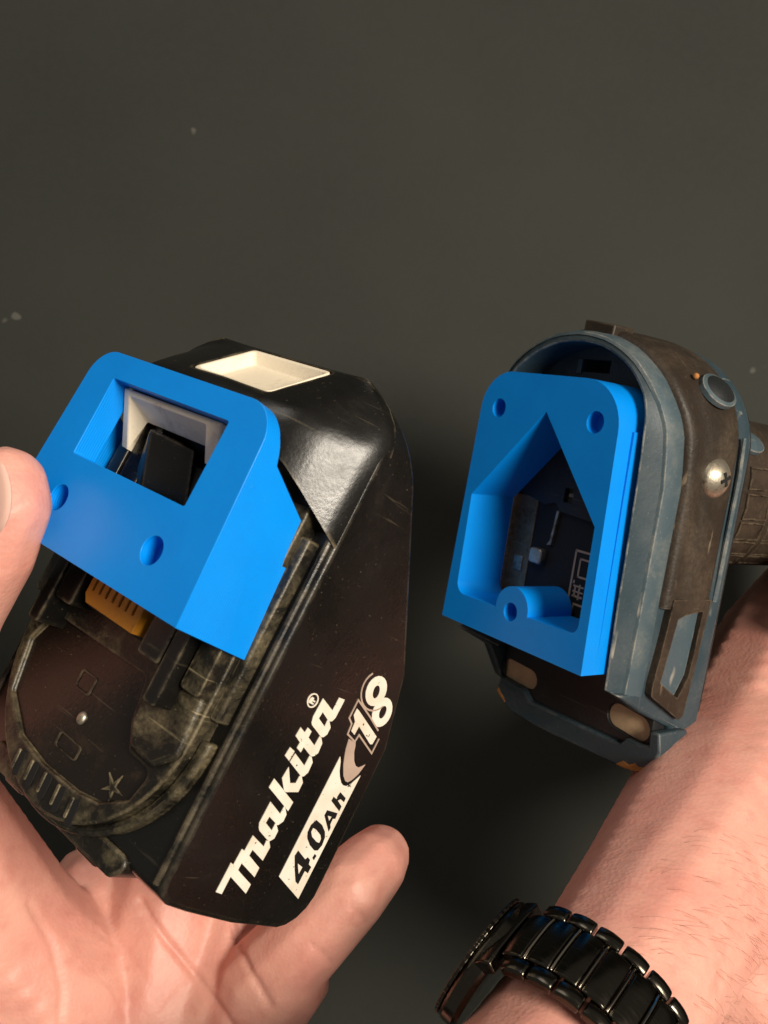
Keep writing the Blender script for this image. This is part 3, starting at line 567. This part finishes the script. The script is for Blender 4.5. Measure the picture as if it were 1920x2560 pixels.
CR=[([(140,900),(150,918),(166,940),(190,968),(222,1012),(240,1040)],1.5,3.2),([(232,920),(238,944),(250,972),(270,1005)],1.3,3.0),
    ([(30,905),(52,945),(62,990),(58,1040)],.7,4),([(95,930),(125,950),(150,985)],.35,2.6),([(312,945),(330,962)],.5,3),([(350,905),(366,922)],.45,3),([(11,510),(20,503),(29,494)],.5,2.2),
    ([(6,525),(22,522)],.18,1.6),([(4,532),(20,530)],.18,1.6),([(70,960),(110,985),(128,1020)],.3,2.2),([(180,990),(160,1015)],.3,2.2)]
hand=body_mesh('hand',[thumb]+palm+[pinky,ring,midd,indx],.85,11,'bare left hand, palm up, gripping the battery with thumb on the blue mount','hand',CR)
bm=bmesh.new(); bmesh.ops.create_uvsphere(bm,u_segments=20,v_segments=10,radius=1)
q=cp(-5,497,178); 
bmesh.ops.scale(bm,vec=(5.6*S,7.4*S,1.2*S),verts=bm.verts); bmesh.ops.rotate(bm,cent=(0,0,0),matrix=Matrix.Rotation(-.62,3,'Y'),verts=bm.verts); bmesh.ops.translate(bm,vec=q*S,verts=bm.verts)
nl=from_bm('thumb_nail',bm,M['nail'],hand,60)
RC=Vector((42.5,-121.9,H-207.7)); RA_=Vector((.64,.325,-.696)).normalized(); E1=Vector((.768,-.281,.575)); E1=(E1-RA_*E1.dot(RA_)).normalized(); E2=RA_.cross(E1); E2=E2 if E2.y>0 else -E2
wc=RC+E1*2.6-E2*1.0
def off(v,k): return v+E1*k
arm=[[(wc-RA_*78,27),(wc-RA_*50,25),(wc-RA_*14,23.0),(wc+RA_*14,22.5),(cp(668,905,250),26),(cp(722,825,285),32),(cp(752,764,316),34),(cp(800,660,350),33),(cp(842,590,368),28)],
     [(cp(700,880,262),24),(cp(760,840,285),30),(cp(830,760,320),30),(cp(860,660,350),26)],
     [(cp(700,930,262),22),(cp(742,985,268),25),(cp(800,1010,285),26)],[(cp(742,985,268),24),(cp(775,900,280),29)],
     [(cp(752,764,316),26),(cp(760,690,345),22),(cp(790,630,362),18)]]
fing=[]
for i,(py,dd) in enumerate(((640,352),(590,356),(540,360),(492,362))):
    fing.append([(cp(850,py+20,dd+12),13),(cp(868,py-10,dd-14),11),(cp(850,py-22,dd-34),10),(cp(815,py-18,dd-40),8.5)])
arm_o=body_mesh('forearm',arm+fing,1.3,8,'bare right forearm and hand wearing the black watch and holding the tool','forearm')
# ------------------------------------------------------------------ watch
WR=bpy.data.objects.new('wristwatch',None); COL.objects.link(WR); WR.empty_display_size=.02
WR.matrix_world=Matrix([[E1.x,E2.x,RA_.x,RC.x*S],[E1.y,E2.y,RA_.y,RC.y*S],[E1.z,E2.z,RA_.z,RC.z*S],[0,0,0,1]])
tag(WR,'black steel link bracelet watch on the right wrist','watch')
RADI=28.0
def link_piece(name,t0,t1,z0,z1,r0,r1,mm,par,nseg=4,bev=.45):
    bm=bmesh.new(); rows=[]
    for k in range(nseg+1):
        t=math.radians(t0+(t1-t0)*k/nseg); bl=.45*math.sin(math.pi*k/nseg)-.2
        rows.append([bm.verts.new((r*math.cos(t)*S,r*math.sin(t)*S,z*S)) for r,z in ((r0,z0),(r1-.55+bl,z0),(r1-.1+bl,z0*.8+z1*.2),(r1+bl,z0*.5+z1*.5),(r1-.1+bl,z0*.2+z1*.8),(r1-.55+bl,z1),(r0,z1))])
    for A,B in zip(rows,rows[1:]):
        for i in range(7): bm.faces.new((A[i],A[(i+1)%7],B[(i+1)%7],B[i]))
    bm.faces.new(rows[0]); bm.faces.new(rows[-1])
    return from_bm(name,bm,mm,par,28,bev,2)
PITCH=14.2
for k in range(13):
    t=120-k*PITCH
    wd=11.0-.12*k
    link_piece('bracelet_link',t-PITCH+.9,t-.5,-wd,-7.0,RADI-2.6,RADI,M['watch'],WR)
    link_piece('bracelet_link',t-PITCH+.9,t-.5,7.0,wd,RADI-2.6,RADI,M['watch'],WR)
    link_piece('bracelet_link',t-PITCH+6.9,t+4.6,-6.8,6.8,RADI-2.5,RADI+.35,M['watch'],WR)
    link_piece('link_pin',t-PITCH+5.0,t-PITCH+6.5,-6.7,6.7,RADI-2.2,RADI+.25,M['watch_edge'],WR,2,.15)
# end link, case, bezel, crown
link_piece('end_link',126,138,-10.6,10.6,RADI-3,RADI+.8,M['watch'],WR)
tc=math.radians(165); cx,cy=(RADI-2.2)*math.cos(tc),(RADI+1.5)*math.sin(tc)
def disc_part(name,r,z0,z1,mm,par,bev=.6,seg=56,tooth=0):
    nv=Vector((math.cos(tc),math.sin(tc),0)); ty=Vector((0,0,1)); tx=nv.cross(ty); base=Vector((cx,cy,0))-nv*3
    bm=bmesh.new(); A=[];B=[]
    for i in range(seg):
        a=2*math.pi*i/seg; rr=r-(tooth if i%2 else 0)
        p=base+(tx*math.cos(a)+ty*math.sin(a))*rr
        A.append(bm.verts.new((p+nv*z0)*S)); B.append(bm.verts.new((p+nv*z1)*S))
    for i in range(seg): bm.faces.new((A[i],A[(i+1)%seg],B[(i+1)%seg],B[i]))
    bm.faces.new(A); bm.faces.new(B); return from_bm(name,bm,mm,par,30,bev,2)
disc_part('case',16.5,-2.0,3.0,M['watch'],WR,1.2)
disc_part('bezel',16.2,3.0,4.0,M['watch'],WR,.2,96,.35)
disc_part('crystal',14,4.0,4.3,M['black_fill'],WR,.3)
# arm hair: short fine strands lying on the forearm
random.seed(4)
bm=bmesh.new(); me=arm_o.data
cand=[p for p in me.polygons if p.normal.z>.35]
sel=[]
for p in cand:
    c=p.center; d=H*S-c.z; px=384+900*c.x/d; py=512-900*c.y/d
    if 600<px<790 and 830<py<1040: sel.append(p)
for _ in range(230):
    if not sel: break
    p=random.choice(sel); c=p.center/S; nn=p.normal; dv=(RA_*.3+E1*random.uniform(.2,1)-E2*random.uniform(.1,.7)); dv=(dv-nn*dv.dot(nn)).normalized()
    L=random.uniform(4,9); cu=random.uniform(-1.6,1.6); sd=nn.cross(dv)
    tube(bm,[c+nn*.02,c+dv*L*.35+nn*.9+sd*cu*.3,c+dv*L*.7+nn*1.0+sd*cu*.7,c+dv*L+nn*.7+sd*cu],[.035,.03,.022,.01],3)
hr=from_bm('arm_hair',bm,M['hair'],arm_o); hr['kind']='stuff'
